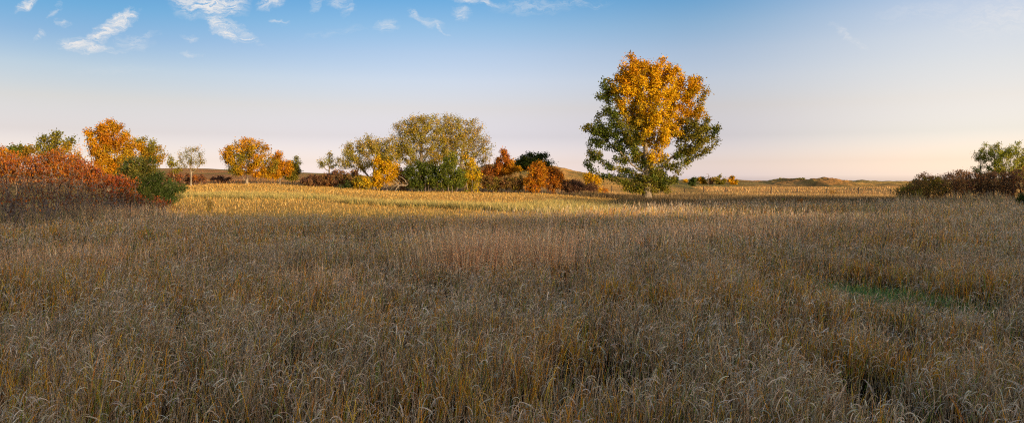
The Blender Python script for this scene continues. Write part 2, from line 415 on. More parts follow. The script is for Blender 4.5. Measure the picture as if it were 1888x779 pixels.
def build_stubble():
    rb = Ribbons()
    # rows run away from us at a slant
    ux, uy = math.cos(math.radians(64)), math.sin(math.radians(64))
    rows = np.arange(-90, 70, .82)
    S = np.arange(-20, 160, .24)
    Rr, Ss = np.meshgrid(rows, S)
    x = (Rr * uy + (Ss) * ux).ravel(); y = (-Rr * ux + Ss * uy).ravel()
    x = x + RNG.normal(0, .07, x.size); y = y + RNG.normal(0, .07, x.size)
    ok = (y > 40) & (y < 118) & (np.abs(x) < .74 * y + 2)
    x, y = x[ok], y[ok]
    fm = field_mask(x, y)
    ok = (fm > .4) & (RNG.random(len(x)) < .85)
    x, y = x[ok], y[ok]; n = len(x); z = gz(x, y)
    c = pal(n, [(.58, .35, .08), (.52, .28, .055), (.62, .42, .14), (.42, .21, .045)], [1, 1, .8, .5], .3)
    ls = np.clip(y / 45, 1, 2.2)
    rb.add(np.stack([x, y, z], -1), U(n, .08, .28), .014 * ls, U(n, 0, .4), U(n, 0, .35), U(n, 0, 6.28), 1, c, shape=.1, twist=U(n, 0, 3.14))
    for rep in range(6):   # dry leaves and husks lying about
        j = RNG.random(n) < .75; m = int(j.sum())
        c = pal(m, [(.64, .40, .11), (.56, .31, .065), (.68, .48, .18), (.44, .22, .045)], [1, 1, .7, .5], .3)
        rb.add(np.stack([x[j] + RNG.normal(0, .3, m), y[j] + RNG.normal(0, .3, m), z[j] + U(m, .01, .12)], -1), U(m, .10, .30), .018 * ls[j], U(m, .3, 1.4), U(m, .3, 1.5), U(m, 0, 6.28), 2, c)
    tag(link('corn_stubble', rb.mesh('corn_stubble'), M_GRASS), 'golden rows of cut corn stubble and dry husks on the harvested field', 'stubble', kind='stuff')
    # strips of greenish grass that cross the field
    rg = Ribbons(); n = 52000
    px = U(n, 335, 1190); t = RNG.random(n)
    line = np.interp(px, [335, 560, 760, 930, 1110, 1190], [73, 70, 63, 60, 66, 74])
    half = np.interp(px, [335, 450, 760, 930, 1050, 1190], [3.0, 3.4, 3.0, 5, 11, 9])
    Y = line + (t * 2 - 1) * half + 2.5 * (fbm(px * .02, px * 0, 3) - .5)
    x = (px - CX) / F * Y
    gap = fbm(x * .16, Y * .3, 3)
    ok = (RNG.random(n) < sstep(.34, .55, gap)) & (Y > meadow_end(x, Y) + 1.5)
    x, Y, gap = x[ok], Y[ok], gap[ok]; n = len(x)
    c = pal(n, [(.32, .26, .09), (.24, .22, .07), (.44, .32, .10), (.52, .36, .11)], [1, .8, .7, .5])
    rg.add(np.stack([x, Y, gz(x, Y)], -1), U(n, .2, .55) * (.6 + gap), np.full(n, .028), U(n, 0, .35), U(n, 0, .9), U(n, 0, 6.28), 2, c, c * 1.1, twist=U(n, 0, 3.14))
    tag(link('grass_strip', rg.mesh('grass_strip'), M_GRASS), 'pale green grass strip running across the corn stubble', 'grass', kind='stuff')
build_stubble()

def build_prairie():
    rb = Ribbons()
    # rough sedge around the cottonwood and in front of the fence
    n = 90000
    px = U(n, 1060, 1760); Y = np.sqrt(U(n, 55 ** 2, 128 ** 2))
    x = (px - CX) / F * Y
    g = fbm(x * .13 + 3, Y * .13, 3)
    ok = (Y > meadow_end(x, Y) - 2) & (field_mask(x, Y) < .3) & (RNG.random(n) < sstep(.25, .6, g) + .15)
    x, Y, g, px = x[ok], Y[ok], g[ok], px[ok]; n = len(x)
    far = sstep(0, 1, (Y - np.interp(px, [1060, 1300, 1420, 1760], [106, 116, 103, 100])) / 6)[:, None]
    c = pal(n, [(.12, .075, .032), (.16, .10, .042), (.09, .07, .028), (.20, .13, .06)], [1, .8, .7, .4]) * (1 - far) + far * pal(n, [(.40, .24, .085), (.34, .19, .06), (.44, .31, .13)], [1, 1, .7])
    rb.add(np.stack([x, Y, gz(x, Y)], -1), U(n, .25, .7) * (.55 + g), np.full(n, .04), U(n, 0, .3), U(n, 0, .8), U(n, 0, 6.28), 2, c, c * 1.15, twist=U(n, 0, 3.14))
    # golden prairie beyond the fence and around the tree groups
    n = 120000
    px = U(n, -40, 1930); Y = np.sqrt(U(n, 94 ** 2, 330 ** 2))
    x = (px - CX) / F * Y
    g = fbm(x * .07 + 3, Y * .05, 4)
    ok = (field_mask(x, Y) < .2) & (RNG.random(n) < sstep(.32, .6, g) + .1) & ~((px > 820) & (px < 1240) & (Y > 140) & (Y < 240)) & ~((px > 1200) & (Y > 250))
    x, Y, g, px = x[ok], Y[ok], g[ok], px[ok]; n = len(x)
    c = pal(n, [(.38, .22, .075), (.33, .17, .06), (.44, .29, .11), (.26, .17, .06)], [1, .8, .7, .5])
    lf = sstep(620, 420, px)[:, None] * .7
    c = c * (1 - lf) + lf * pal(n, [(.34, .15, .06), (.28, .12, .05)], [1, 1])
    rb.add(np.stack([x, Y, gz(x, Y)], -1), U(n, .25, .6) * (.6 + g), .0005 * Y, U(n, 0, .4), U(n, 0, .8), U(n, 0, 6.28), 2, c, c * 1.1, twist=U(n, 0, 3.14))
    tag(link('prairie_grass', rb.mesh('prairie_grass'), M_GRASS), 'rough brown and golden prairie grass beyond the field and round the big tree', 'grass', kind='stuff')
build_prairie()

# ------------------------------------------------------------------ plants
def grow(nodes, parents, A, step, kill, iters=90, up=0.0, jit=.12, rng=RNG):
    """space colonisation: branches creep towards the attraction points A"""
    nodes = [np.array(v, float) for v in nodes]; parents = list(parents)
    N = np.array(nodes); P = list(parents)
    d = np.linalg.norm(A[:, None] - N[None], axis=2)
    near = d.argmin(1); dist = d.min(1)
    alive = np.ones(len(A), bool)
    for it in range(iters):
        if not alive.any(): break
        idx = np.where(alive)[0]
        u, inv = np.unique(near[idx], return_inverse=True)
        dirv = A[idx] - N[near[idx]]
        dirv /= np.linalg.norm(dirv, axis=1, keepdims=True) + 1e-9
        acc = np.zeros((len(u), 3)); np.add.at(acc, inv, dirv)
        acc /= np.linalg.norm(acc, axis=1, keepdims=True) + 1e-9
        acc[:, 2] += up
        acc += rng.normal(0, jit, acc.shape)
        acc /= np.linalg.norm(acc, axis=1, keepdims=True) + 1e-9
        new = N[u] + acc * step
        k0 = len(N)
        N = np.concatenate([N, new]); P += list(u)
        dd = np.linalg.norm(A[idx][:, None] - new[None], axis=2)
        b = dd.argmin(1); bd = dd[np.arange(len(idx)), b]
        better = bd < dist[idx]
        near[idx[better]] = k0 + b[better]; dist[idx[better]] = bd[better]
        alive[idx[bd < kill]] = False
    return N, np.array(P)

def radii(N, P, r0, rt):
    n = len(N)
    ch = np.zeros(n, int)
    np.add.at(ch, P[P >= 0], 1)
    tips = max(2, int((ch == 0).sum()) // max(1, int((P == 0).sum())))
    e = np.clip(math.log(tips) / math.log(max(rt / r0, 1.3)), 1.5, 3.4)
    acc = np.zeros(n); r = np.zeros(n)
    for i in range(n - 1, -1, -1):
        r[i] = r0 if ch[i] == 0 else acc[i] ** (1 / e)
        if P[i] >= 0: acc[P[i]] += r[i] ** e
    return r, ch

def tubes(N, P, r):
    """limbs as tapered tubes"""
    i = np.where(P >= 0)[0]; a = N[P[i]]; b = N[i]
    ra = np.minimum(r[P[i]], r[i] * 1.35); rbv = r[i]
    Vs, Qs = [], []; off = 0
    thick = r[i] > .5 * r.max() * .25
    for sides, sel in ((9, thick), (4, ~thick)):
        if not sel.any(): continue
        A, B, RA, RB = a[sel], b[sel], ra[sel], rbv[sel]
        d = B - A; d /= np.linalg.norm(d, axis=1, keepdims=True) + 1e-9
        B = B + d * RB[:, None] * .35
        ref = np.where(np.abs(d[:, 2:]) > .9, np.array([[1., 0, 0]]), np.array([[0, 0, 1.]]))
        u = np.cross(d, ref); u /= np.linalg.norm(u, axis=1, keepdims=True); v = np.cross(d, u)
        t = np.arange(sides) / sides * 2 * np.pi
        ring = u[:, None] * np.cos(t)[None, :, None] + v[:, None] * np.sin(t)[None, :, None]
        VA = A[:, None] + ring * RA[:, None, None]; VB = B[:, None] + ring * RB[:, None, None]
        m = len(A)
        Vs.append(np.concatenate([VA, VB], 1).reshape(-1, 3))
        base = off + (np.arange(m) * 2 * sides)[:, None]; j = np.arange(sides)[None]; j2 = (j + 1) % sides
        Qs.append(np.stack([base + j, base + j2, base + sides + j2, base + sides + j], -1).reshape(-1, 4))
        off += m * 2 * sides
    return np.concatenate(Vs), np.concatenate(Qs)

def leaves(C, size, dirs, aspect, cols, rng=RNG, droop=0.0):
    """kite shaped leaves slightly folded; C centres, dirs leaf axis"""
    n = len(C)
    d = dirs / (np.linalg.norm(dirs, axis=1, keepdims=True) + 1e-9)
    q = rng.normal(0, 1, (n, 3)); w = np.cross(d, q); w /= np.linalg.norm(w, axis=1, keepdims=True) + 1e-9
    nn = np.cross(d, w)
    L = size[:, None]; W = L * aspect
    v0 = C - d * L * .5; v2 = C + d * L * .5
    v1 = C + w * W * .5 - d * L * .06 + nn * L * .10; v3 = C - w * W * .5 - d * L * .06 + nn * L * .10
    V = np.stack([v0, v1, v2, v3], 1).reshape(-1, 3)
    Q = np.arange(n * 4).reshape(n, 4)
    return V, Q, np.repeat(cols, 4, axis=0)

# leaf colours
YEL = (.62, .37, .010); GOLD = (.52, .262, .008); ORG = (.42, .155, .012); RUST = (.36, .115, .018); RED = (.34, .066, .02)
OLV = (.20, .165, .022); GRN = (.092, .115, .016); DGRN = (.045, .065, .013); LIME = (.30, .28, .03); BRN = (.22, .115, .045); PUR = (.13, .065, .045)
TAN = (.42, .27, .10); GREY = (.22, .17, .13)

def plant(name, cat, label, base, Y, lobes, cols, trunk_r=.3, roots=1, n_att=220, step=.45, kill=.7, fork=None, leaf=.2, n_leaf=5000,
          spread=.45, bark=None, patches=(), up=.08, group=None, aspect=.72, twig=.012, depth=.85, tilt=0, parts=('trunk', 'crown'), rootspread=.3,
          dirmode='random', shell=.42, seed=None, jit=.14, lowcut=None, leafmat_=None, tiponly=True, clump=.35, bare=0, limb=5, leanvar=.15, sat=2):
    """tree or shrub: base (px,py row of the foot is taken from the ground), lobes [(px,py,rx,ry[,weight])] at distance Y"""
    rng = np.random.default_rng(abs(hash((round(base), round(Y * 10), len(lobes)))) % 100000 if seed is None else seed)
    if Y > 60 and Y < 200: leaf *= .82; n_leaf = int(n_leaf * 1.75)
    bx = (base - CX) / F * Y
    bz = float(gz(bx, Y))
    org = np.array([bx, Y, bz])
    lob = [tuple(l) + ((1.0,) if len(l) == 4 else ()) for l in lobes]
    if sat:
        for (px, py, rx, ry, ww) in list(lob):
            for q in range(sat):
                a = rng.uniform(-.4, math.pi + .4); f = rng.uniform(.28, .46)
                lob.append((px + math.cos(a) * rx * .95, py - math.sin(a) * ry * .95, rx * f, ry * f, ww * 1.3))
    w = np.array([l[2] * l[3] * l[4] for l in lob]); cnt = np.maximum(6, (w / w.sum() * n_att).astype(int))
    pts = []
    for (px, py, rx, ry, ww), c in zip(lob, cnt):
        v = rng.normal(0, 1, (c, 3)); v /= np.linalg.norm(v, axis=1, keepdims=True)
        v *= (rng.random(c) ** shell)[:, None]
        ctr = at(px, py, Y)
        s = Y / F
        pts.append(ctr + v * np.array([rx * s, rx * s * depth, ry * s]))
    A = np.concatenate(pts) - org
    A = A[A[:, 2] > (.15 if lowcut is None else lowcut)]
    top = A[:, 2].max()
    nodes, par = [], []
    if roots > 1: nodes.append(np.array([0, 0, -.25])); par.append(-1)     # the root crown all stems rise from
    for k in range(roots):
        off = np.zeros(3) if roots == 1 else np.array([rng.normal(0, rootspread), rng.normal(0, rootspread), 0])
        if roots > 1 and rootspread > .8:
            off = np.array([rng.uniform(-1, 1) * rootspread, rng.uniform(-1, 1) * rootspread * depth * .7, 0])
        off[2] = float(gz(bx + off[0], Y + off[1])) - bz - .12
        fh = (fork if fork is not None else .3 * top) * rng.uniform(.8, 1.1)
        lean = np.array([tilt, 0, 0]) + rng.normal(0, .06 if roots == 1 else leanvar, 3)
        ns = max(1, int(fh / step)); prev = 0 if roots > 1 else -1
        for j in range(ns + 1):
            t = j / ns
            nodes.append(off + np.array([lean[0] * fh * t, lean[1] * fh * t, fh * t])); par.append(prev); prev = len(nodes) - 1
    N, P = grow(nodes, par, A, step, kill, up=up, jit=jit, rng=rng)
    r, ch = radii(N, P, twig, trunk_r)
    if roots == 1:                                # root flare
        low = np.clip(1 - (N[:, 2] + .1) / (.12 * top + .3), 0, 1)
        r = r * (1 + .45 * low ** 2 * (r > .4 * trunk_r))
    root = empty(name, org)
    tag(root, label, cat, group)
    V, Q = tubes(N, P, r)
    link(parts[0], mesh_np(parts[0], V, Q, None, True), bark or M_BARK, root)
    if n_leaf:
        thin = np.where((r < twig * (2.3 if tiponly else 4)) & (P >= 0))[0]
        if len(thin) == 0: thin = np.where(ch == 0)[0]
        # some twigs carry many leaves, some few
        wgt = (rng.random(len(thin)) ** 1.6 + clump * .25) * (sstep(bare - .26, bare + .26, N[thin, 2] / top + .25 * (rng.random(len(thin)) - .5)) + .012 if bare else 1.0)
        pick = rng.choice(thin, n_leaf, p=wgt / wgt.sum())
        t = rng.random((n_leaf, 1))
        C = N[pick] * t + N[P[pick]] * (1 - t) + rng.normal(0, spread, (n_leaf, 3)) * np.array([1, 1, .8])
        ok = C[:, 2] > (.05 if lowcut is None else lowcut * .6); C = C[ok]; pick = pick[ok]; m = len(C)
        # colour: per twig choice plus patches
        cc = np.array([c for c, _ in cols], float); cw = np.array([q for _, q in cols], float)
        hh = N[:, 2] / top
        tw = np.array([cw] * len(N)) if cw.ndim == 1 else None
        anc = np.arange(len(N))
        for _ in range(limb): anc = np.where(P[anc] >= 0, P[anc], anc)
        choice = ((.65 * rng.random(len(N))[anc] + .35 * rng.random(len(N)))[:, None] > np.cumsum(tw / tw.sum(1, keepdims=True), 1)).sum(1)
        base_c = cc[np.minimum(choice, len(cc) - 1)]
        W = N + org
        npx = CX + F * W[:, 0] / Y; npy = HY - F * (W[:, 2] - CAMZ) / Y
        for (px, py, rx, ry, col, amt) in patches:
            q = ((npx - px) / rx) ** 2 + ((npy - py) / ry) ** 2
            hit = rng.random(len(N))[anc] < amt * sstep(1.3, .55, q + .7 * (rng.random(len(N))[anc] - .5))
            base_c[hit] = np.array(col)
        # neighbours on one limb share a colour
        base_c = base_c * .6 + .4 * base_c[np.maximum(P, 0)]
        lc = base_c[pick]
        lc = lc * (1 + .38 * (rng.random((m, 1)) * 2 - 1)) * (1 + .12 * (rng.random((m, 3)) * 2 - 1))
        if dirmode == 'up':
            d = rng.normal(0, .55, (m, 3)) + np.array([0, 0, .8]) + (C / (np.linalg.norm(C, axis=1, keepdims=True) + .1)) * .5
        elif dirmode == 'spray':
            ax = np.stack([C[:, 0], C[:, 1], np.zeros(m)], 1); ax /= np.linalg.norm(ax, axis=1, keepdims=True) + .3
            d = ax * 1.0 + np.array([0, 0, .55]) + rng.normal(0, .35, (m, 3))
        else:
            d = rng.normal(0, 1, (m, 3)) + np.array([0, 0, -.25])
        V, Q, c4 = leaves(C, leaf * rng.uniform(.45, 1.5, m), d, aspect, np.clip(lc, .004, .8), rng)
        link(parts[1], mesh_np(parts[1], V, Q, c4), leafmat_ or M_LEAF, root)
    return root

def tree(*a, **k): return plant('tree', 'tree', *a, **k)
def shrub(label, base, Y, lobes, cols, **k):
    d = dict(trunk_r=.045, roots=9, n_att=260, step=.22, kill=.3, fork=.4, leaf=.16, n_leaf=2500, spread=.16, bark=M_TWIG, parts=('stem', 'foliage'), up=.12, rootspread=1.0, sat=1)
    d.update(k)
    return plant('shrub', 'shrub', label, base, Y, lobes, cols, **d)

# --- the big cottonwood -------------------------------------------------------------------------
plant('cottonwood_tree', 'tree', 'huge lone cottonwood with golden top and green lower boughs in the open field', 1193, 96,
      [(1180, 138, 44, 34), (1216, 130, 34, 26), (1158, 165, 36, 34), (1252, 158, 36, 30), (1118, 172, 22, 22, .9), (1278, 188, 26, 34), (1200, 190, 60, 40), (1130, 214, 32, 26), (1103, 240, 22, 17), (1103, 272, 18, 26), (1086, 306, 10, 16, .9),
       (1150, 250, 40, 30), (1210, 235, 55, 40), (1272, 235, 36, 30), (1304, 250, 20, 20), (1282, 276, 24, 17), (1258, 290, 22, 14, .8), (1160, 282, 26, 16, .6), (1196, 285, 30, 30, 1.2), (1195, 325, 36, 24, 2.0), (1172, 343, 22, 17, 1.6), (1218, 343, 22, 20, 1.6), (1236, 308, 16, 26, .5), (1128, 300, 18, 12, .5)],
      [(GRN, 4), (OLV, 3), (LIME, .8), (DGRN, 3)], trunk_r=.52, n_att=2200, step=.42, kill=.55, fork=4.0, leaf=.265, n_leaf=54000, spread=.30, clump=.5, up=.05, twig=.018, seed=4, lowcut=.9, limb=7, shell=.36, sat=3, tiponly=False,
      patches=((1195, 150, 92, 62, GOLD, .95), (1210, 190, 78, 62, YEL, .85), (1278, 180, 36, 46, GOLD, .7), (1222, 248, 46, 34, YEL, .6), (1206, 270, 22, 30, YEL, .8), (1282, 250, 44, 34, OLV, .5), (1160, 240, 30, 40, OLV, .4),
               (1110, 172, 24, 30, GRN, .9), (1108, 245, 44, 40, GRN, .7), (1100, 285, 40, 40, DGRN, .6), (1300, 180, 14, 30, GRN, .6)), bark=M_BARK, jit=.18)
# second stem at its foot
plant('young_stem', 'tree', 'thin dark second stem beside the big cottonwood trunk, with russet leaves low down', 1208, 97,
      [(1212, 325, 16, 22), (1222, 340, 12, 12)], [(GRN, 2), (LIME, 1), (RUST, 1)], trunk_r=.15, n_att=70, step=.35, kill=.5, fork=1.6, leaf=.24, n_leaf=900, spread=.25, seed=8)

# --- far left trees ------------------------------------------------------------------------------
tree('green topped tree with orange lower leaves behind red shrubs at the far left', 30, 74, [(38, 285, 24, 24), (20, 300, 26, 24), (46, 275, 16, 14)], [(GRN, 3), (OLV, 2), (ORG, 1)],
     trunk_r=.2, n_att=260, fork=2, leaf=.22, n_leaf=3800, spread=.28, patches=((30, 302, 40, 20, GOLD, .8),))
tree('bright orange tree cut by the left edge behind the red shrubs', -14, 70, [(-12, 290, 26, 32), (-30, 300, 26, 40)], [(ORG, 3), (GOLD, 2)], trunk_r=.2, n_att=180, fork=2, leaf=.22, n_leaf=2600, spread=.28)
tree('olive green tree with open crown and yellow side behind the red shrubs', 105, 80, [(110, 262, 34, 22), (90, 275, 24, 22), (130, 285, 20, 24), (105, 300, 34, 24)], [(OLV, 4), (GRN, 1), (LIME, 1)],
     trunk_r=.24, n_att=330, fork=3, leaf=.22, n_leaf=4200, spread=.26, patches=((128, 290, 22, 26, GOLD, .8),))
tree('tall golden orange cottonwood standing behind the dark cedar', 199, 86, [(200, 250, 36, 28), (190, 275, 30, 34), (228, 258, 24, 24), (205, 305, 34, 22), (225, 290, 22, 26)], [(GOLD, 4), (ORG, 2), ((.40, .24, .015), 3), (OLV, 1)],
     trunk_r=.32, n_att=700, fork=2.2, leaf=.21, n_leaf=11000, spread=.28, patches=((165, 262, 12, 22, GRN, .5),))
tree('yellow and olive tree just right of the tall golden cottonwood', 262, 90, [(275, 272, 30, 20), (255, 285, 30, 26), (288, 292, 20, 22), (265, 310, 30, 18)], [(GOLD, 3), (OLV, 3), (LIME, 1)],
     trunk_r=.24, n_att=360, fork=2.6, leaf=.22, n_leaf=4600, spread=.26, patches=((290, 272, 20, 18, OLV, .7), (248, 290, 22, 24, GOLD, .8)))
tree('small thin olive sapling between the cedar and the bare tree', 318, 96, [(312, 288, 10, 12), (320, 302, 14, 10), (330, 310, 12, 8)], [(OLV, 3), (LIME, 1)], trunk_r=.09, n_att=70, fork=1.2, leaf=.21, n_leaf=520, spread=.2)
tree('nearly bare pale tree with thin branches at the field edge', 352, 104, [(352, 283, 22, 18), (342, 297, 17, 17), (366, 292, 14, 18), (352, 306, 20, 12)], [((.24, .23, .09), 3), (TAN, 1), (OLV, 2)],
     trunk_r=.13, n_att=330, step=.4, kill=.6, fork=1.3, leaf=.16, n_leaf=1500, spread=.24, bark=M_BARK, twig=.018)
for (b, Y, l, nm) in ((322, 103, [(322, 327, 18, 10)], 'low dark red shrub left of the bare pale tree'), (362, 106, [(360, 329, 22, 8)], 'low dark red shrub behind the foot of the bare pale tree'),
                      (408, 116, [(408, 330, 20, 6)], 'low purple brown shrub left of the round orange tree')):
    shrub(nm, b, Y, l, [(PUR, 3), (RUST, 1), (BRN, 1)], n_att=150, n_leaf=1300, leaf=.2, bark=M_TWIGD, rootspread=1.1, group='low dark shrubs along the field edge')
tree('round orange tree with short forked trunk at the far edge of the field', 455, 111, [(455, 275, 36, 24), (440, 283, 26, 24), (478, 285, 22, 26), (455, 305, 38, 20), (433, 314, 18, 13), (478, 318, 22, 12), (498, 308, 16, 18)], [(GOLD, 4), (ORG, 1.5), ((.40, .25, .015), 3), (OLV, 2)],
     trunk_r=.36, n_att=760, fork=.7, leaf=.23, n_leaf=10500, spread=.3, patches=((428, 320, 16, 14, OLV, .8), (500, 315, 14, 22, OLV, .6), (450, 285, 16, 12, OLV, .5)), bark=M_BARK)
tree('smaller orange tree tucked against the right of the round orange tree', 516, 113, [(512, 300, 18, 18), (524, 314, 18, 17), (505, 317, 18, 15)], [(GOLD, 4), (ORG, 2), ((.40, .24, .015), 2), (OLV, .7)], trunk_r=.18, n_att=280, fork=.6, leaf=.23, n_leaf=4300, spread=.28)
tree('dark olive bushy tree right of the small orange tree', 540, 115, [(542, 306, 13, 19), (538, 320, 17, 13)], [(GRN, 2), (OLV, 3), (LIME, 1)], trunk_r=.15, n_att=230, fork=.5, leaf=.22, n_leaf=3800, spread=.26)

# --- middle hedge ---------------------------------------------------------------------------------
G1 = 'brown shrubs at the left end of the hedge'
for (b, l, c, nm) in ((575, [(578, 333, 24, 12)], [(PUR, 3), (BRN, 2)], 'purple brown shrub at the very left end of the hedge'),
                      (612, [(612, 332, 26, 16)], [(PUR, 2), (BRN, 2), (RUST, 1)], 'russet brown shrub under the small sparse tree'),
                      (645, [(645, 331, 24, 17)], [(BRN, 3), (PUR, 1), (OLV, 1), (GOLD, .6)], 'brown shrub with a few yellow leaves left of the leaning trees')):
    shrub(nm, b, 106, l, c, n_att=260, n_leaf=2600, leaf=.2, bark=M_TWIGD, rootspread=1.5, group=G1)
tree('small sparse yellowing tree above the brown shrubs', 606, 109, [(608, 295, 18, 16), (596, 303, 12, 12), (620, 300, 14, 14)], [(TAN, 2), (LIME, 2), (OLV, 1)], trunk_r=.13, n_att=180, fork=1.4, leaf=.18, n_leaf=1000, spread=.24, twig=.02)
SP = dict(bark=M_BARK, twig=.017, leaf=.19, spread=.32, step=.4, kill=.58, shell=.36, clump=.8)
LT = [((.44, .29, .035), 3), ((.30, .25, .035), 3), ((.38, .27, .07), 1), (OLV, 2)]
tree('leaning thin leaved cottonwood at the left of the tall hedge trees', 690, 107, [(680, 268, 34, 22), (650, 282, 24, 22), (705, 285, 28, 28), (640, 300, 18, 16), (728, 275, 22, 26), (670, 300, 34, 18), (715, 305, 26, 18)], LT, trunk_r=.26, n_att=800, fork=1.3, n_leaf=11000, tilt=-.1, **SP)
tree('tallest thin leaved cottonwood in the middle of the hedge', 775, 108, [(785, 238, 48, 28), (757, 258, 34, 38), (810, 258, 34, 40), (780, 285, 46, 30), (775, 255, 40, 36)], LT, trunk_r=.36, n_att=1200, fork=1.6, n_leaf=17500, **SP)
tree('half bare cottonwood at the right of the tall hedge trees', 845, 109, [(850, 245, 34, 28), (870, 265, 30, 32), (838, 275, 28, 34), (888, 280, 20, 28), (855, 265, 40, 40)], LT[:2] + [(GREY, 1), (TAN, 1)], trunk_r=.32, n_att=1000, fork=1.4, n_leaf=9500, **SP)
shrub('grey bare twiggy shrub at the right of the half bare cottonwood', 890, 110, [(892, 292, 16, 24), (885, 310, 18, 18)], [(GREY, 2), (TAN, 1)], n_att=320, n_leaf=420, leaf=.14, rootspread=.7, twig=.016, step=.3, kill=.42)
G2 = 'leafy bushes under the hedge trees'
shrub('bright yellow bush under the leaning cottonwood', 710, 103, [(712, 315, 24, 26), (715, 298, 14, 14), (700, 330, 20, 16)], [(YEL, 4), (GOLD, 2), (LIME, 1)], n_att=340, n_leaf=5000, leaf=.22, spread=.24, group=G2, rootspread=.8, patches=((715, 288, 16, 12, OLV, .8),))
shrub('low yellow bush beside the brown shrubs', 668, 102, [(668, 336, 18, 12)], [(YEL, 3), (OLV, 2), (LIME, 1)], n_att=180, n_leaf=2000, leaf=.2, spread=.2, group=G2)
shrub('small low dark green bush at the foot of the brown shrubs', 641, 102, [(641, 342, 10, 7)], [(DGRN, 3), (GRN, 2)], n_att=90, n_leaf=900, leaf=.18, spread=.15, group=G2, rootspread=.5)
shrub('dark green rounded bush in the middle of the hedge', 782, 102, [(785, 325, 34, 24), (775, 315, 24, 20), (770, 338, 22, 12)], [(DGRN, 2), (GRN, 4), (LIME, 1)], n_att=420, n_leaf=6500, leaf=.22, spread=.26, group=G2, rootspread=1.3)
shrub('green bush with upright top right of the dark rounded bush', 828, 101, [(828, 312, 22, 28), (838, 330, 28, 20), (825, 338, 26, 13)], [((.13, .155, .02), 4), (GRN, 2), (LIME, 2)], n_att=420, n_leaf=6200, leaf=.22, spread=.25, group=G2, rootspread=1.2)
shrub('tall yellow bush at the right end of the green bushes', 868, 102, [(866, 318, 17, 30), (872, 330, 16, 18)], [(YEL, 3), (LIME, 2), (OLV, 1)], n_att=300, n_leaf=3600, leaf=.22, spread=.24, group=G2, rootspread=.8)
shrub('russet bush in shade between the yellow bush and the dark green bush', 742, 105, [(742, 325, 16, 16)], [(BRN, 2), (RUST, 2), (OLV, 1)], n_att=200, n_leaf=1800, leaf=.2, group=G2, rootspread=.7)

def log_limb():
    Y = 100
    root = empty('fallen_branch', (at(735, 345, Y)[0], Y, float(gz(at(735, 345, Y)[0], Y))))
    tag(root, 'bare grey fallen branch lying out of the hedge onto the field', 'fallen branch')
    o = np.array(root.location)
    def limb(pts, r0, r1):
        P = np.array([at(a, b, Y + c) for a, b, c in pts]) - o
        P = np.concatenate([np.linspace(P[i], P[i + 1], 5)[: (5 if i == len(P) - 2 else 4)] for i in range(len(P) - 1)])
        P[1:-1] += RNG.normal(0, .025, P[1:-1].shape)
        return P, np.arange(-1, len(P) - 1), np.linspace(r0, r1, len(P))
    Vs, Qs, off = [], [], 0
    for pts, a, b in (([(757, 336, 2.5), (748, 342, .5), (735, 341, -.5), (724, 331, -.8)], .17, .05), ([(737, 341, -.4), (731, 348, -1.0), (728, 353, -1.2)], .11, .06), ([(744, 342, .2), (734, 333, .4), (727, 326, .3)], .09, .03),
                      ([(733, 339, -.5), (726, 344, -1.0), (719, 350, -1.0)], .07, .03), ([(752, 340, 1), (746, 331, 1.2), (735, 324, 1.4)], .13, .05)):
        N, P, r = limb(pts, a, b)
        V, Q = tubes(N, P, r * .8); Vs.append(V); Qs.append(Q + off); off += len(V)
    link('limb', mesh_np('limb', np.concatenate(Vs), np.concatenate(Qs), None, True), M_BARK, root)
log_limb()

# --- right part of the hedge ----------------------------------------------------------------------
tree('russet orange tree with narrow top at the foot of the hill', 932, 104.5, [(930, 285, 12, 18), (932, 300, 22, 18), (940, 312, 26, 12), (925, 315, 18, 12)], [(ORG, 5), (RUST, 2), (GOLD, 3)], trunk_r=.2, n_att=340, fork=1, leaf=.22, n_leaf=5000, spread=.24, sat=0,
     patches=((928, 280, 16, 18, RUST, .7), (945, 318, 20, 12, GOLD, .7)))
tree('dark green rounded tree on the hill behind the orange bushes', 990, 107, [(993, 292, 26, 12), (985, 302, 28, 14), (1008, 302, 14, 10)], [(DGRN, 4), (GRN, 3)], trunk_r=.24, n_att=300, fork=1.2, leaf=.24, n_leaf=4600, spread=.28)
tree('small dark green tree between the russet tree and the rounded green tree', 958, 107.5, [(957, 302, 13, 11), (965, 308, 12, 12)], [(DGRN, 4), (GRN, 2)], trunk_r=.15, n_att=140, fork=1, leaf=.24, n_leaf=1900, spread=.26)
G3 = 'autumn bushes along the foot of the hill'
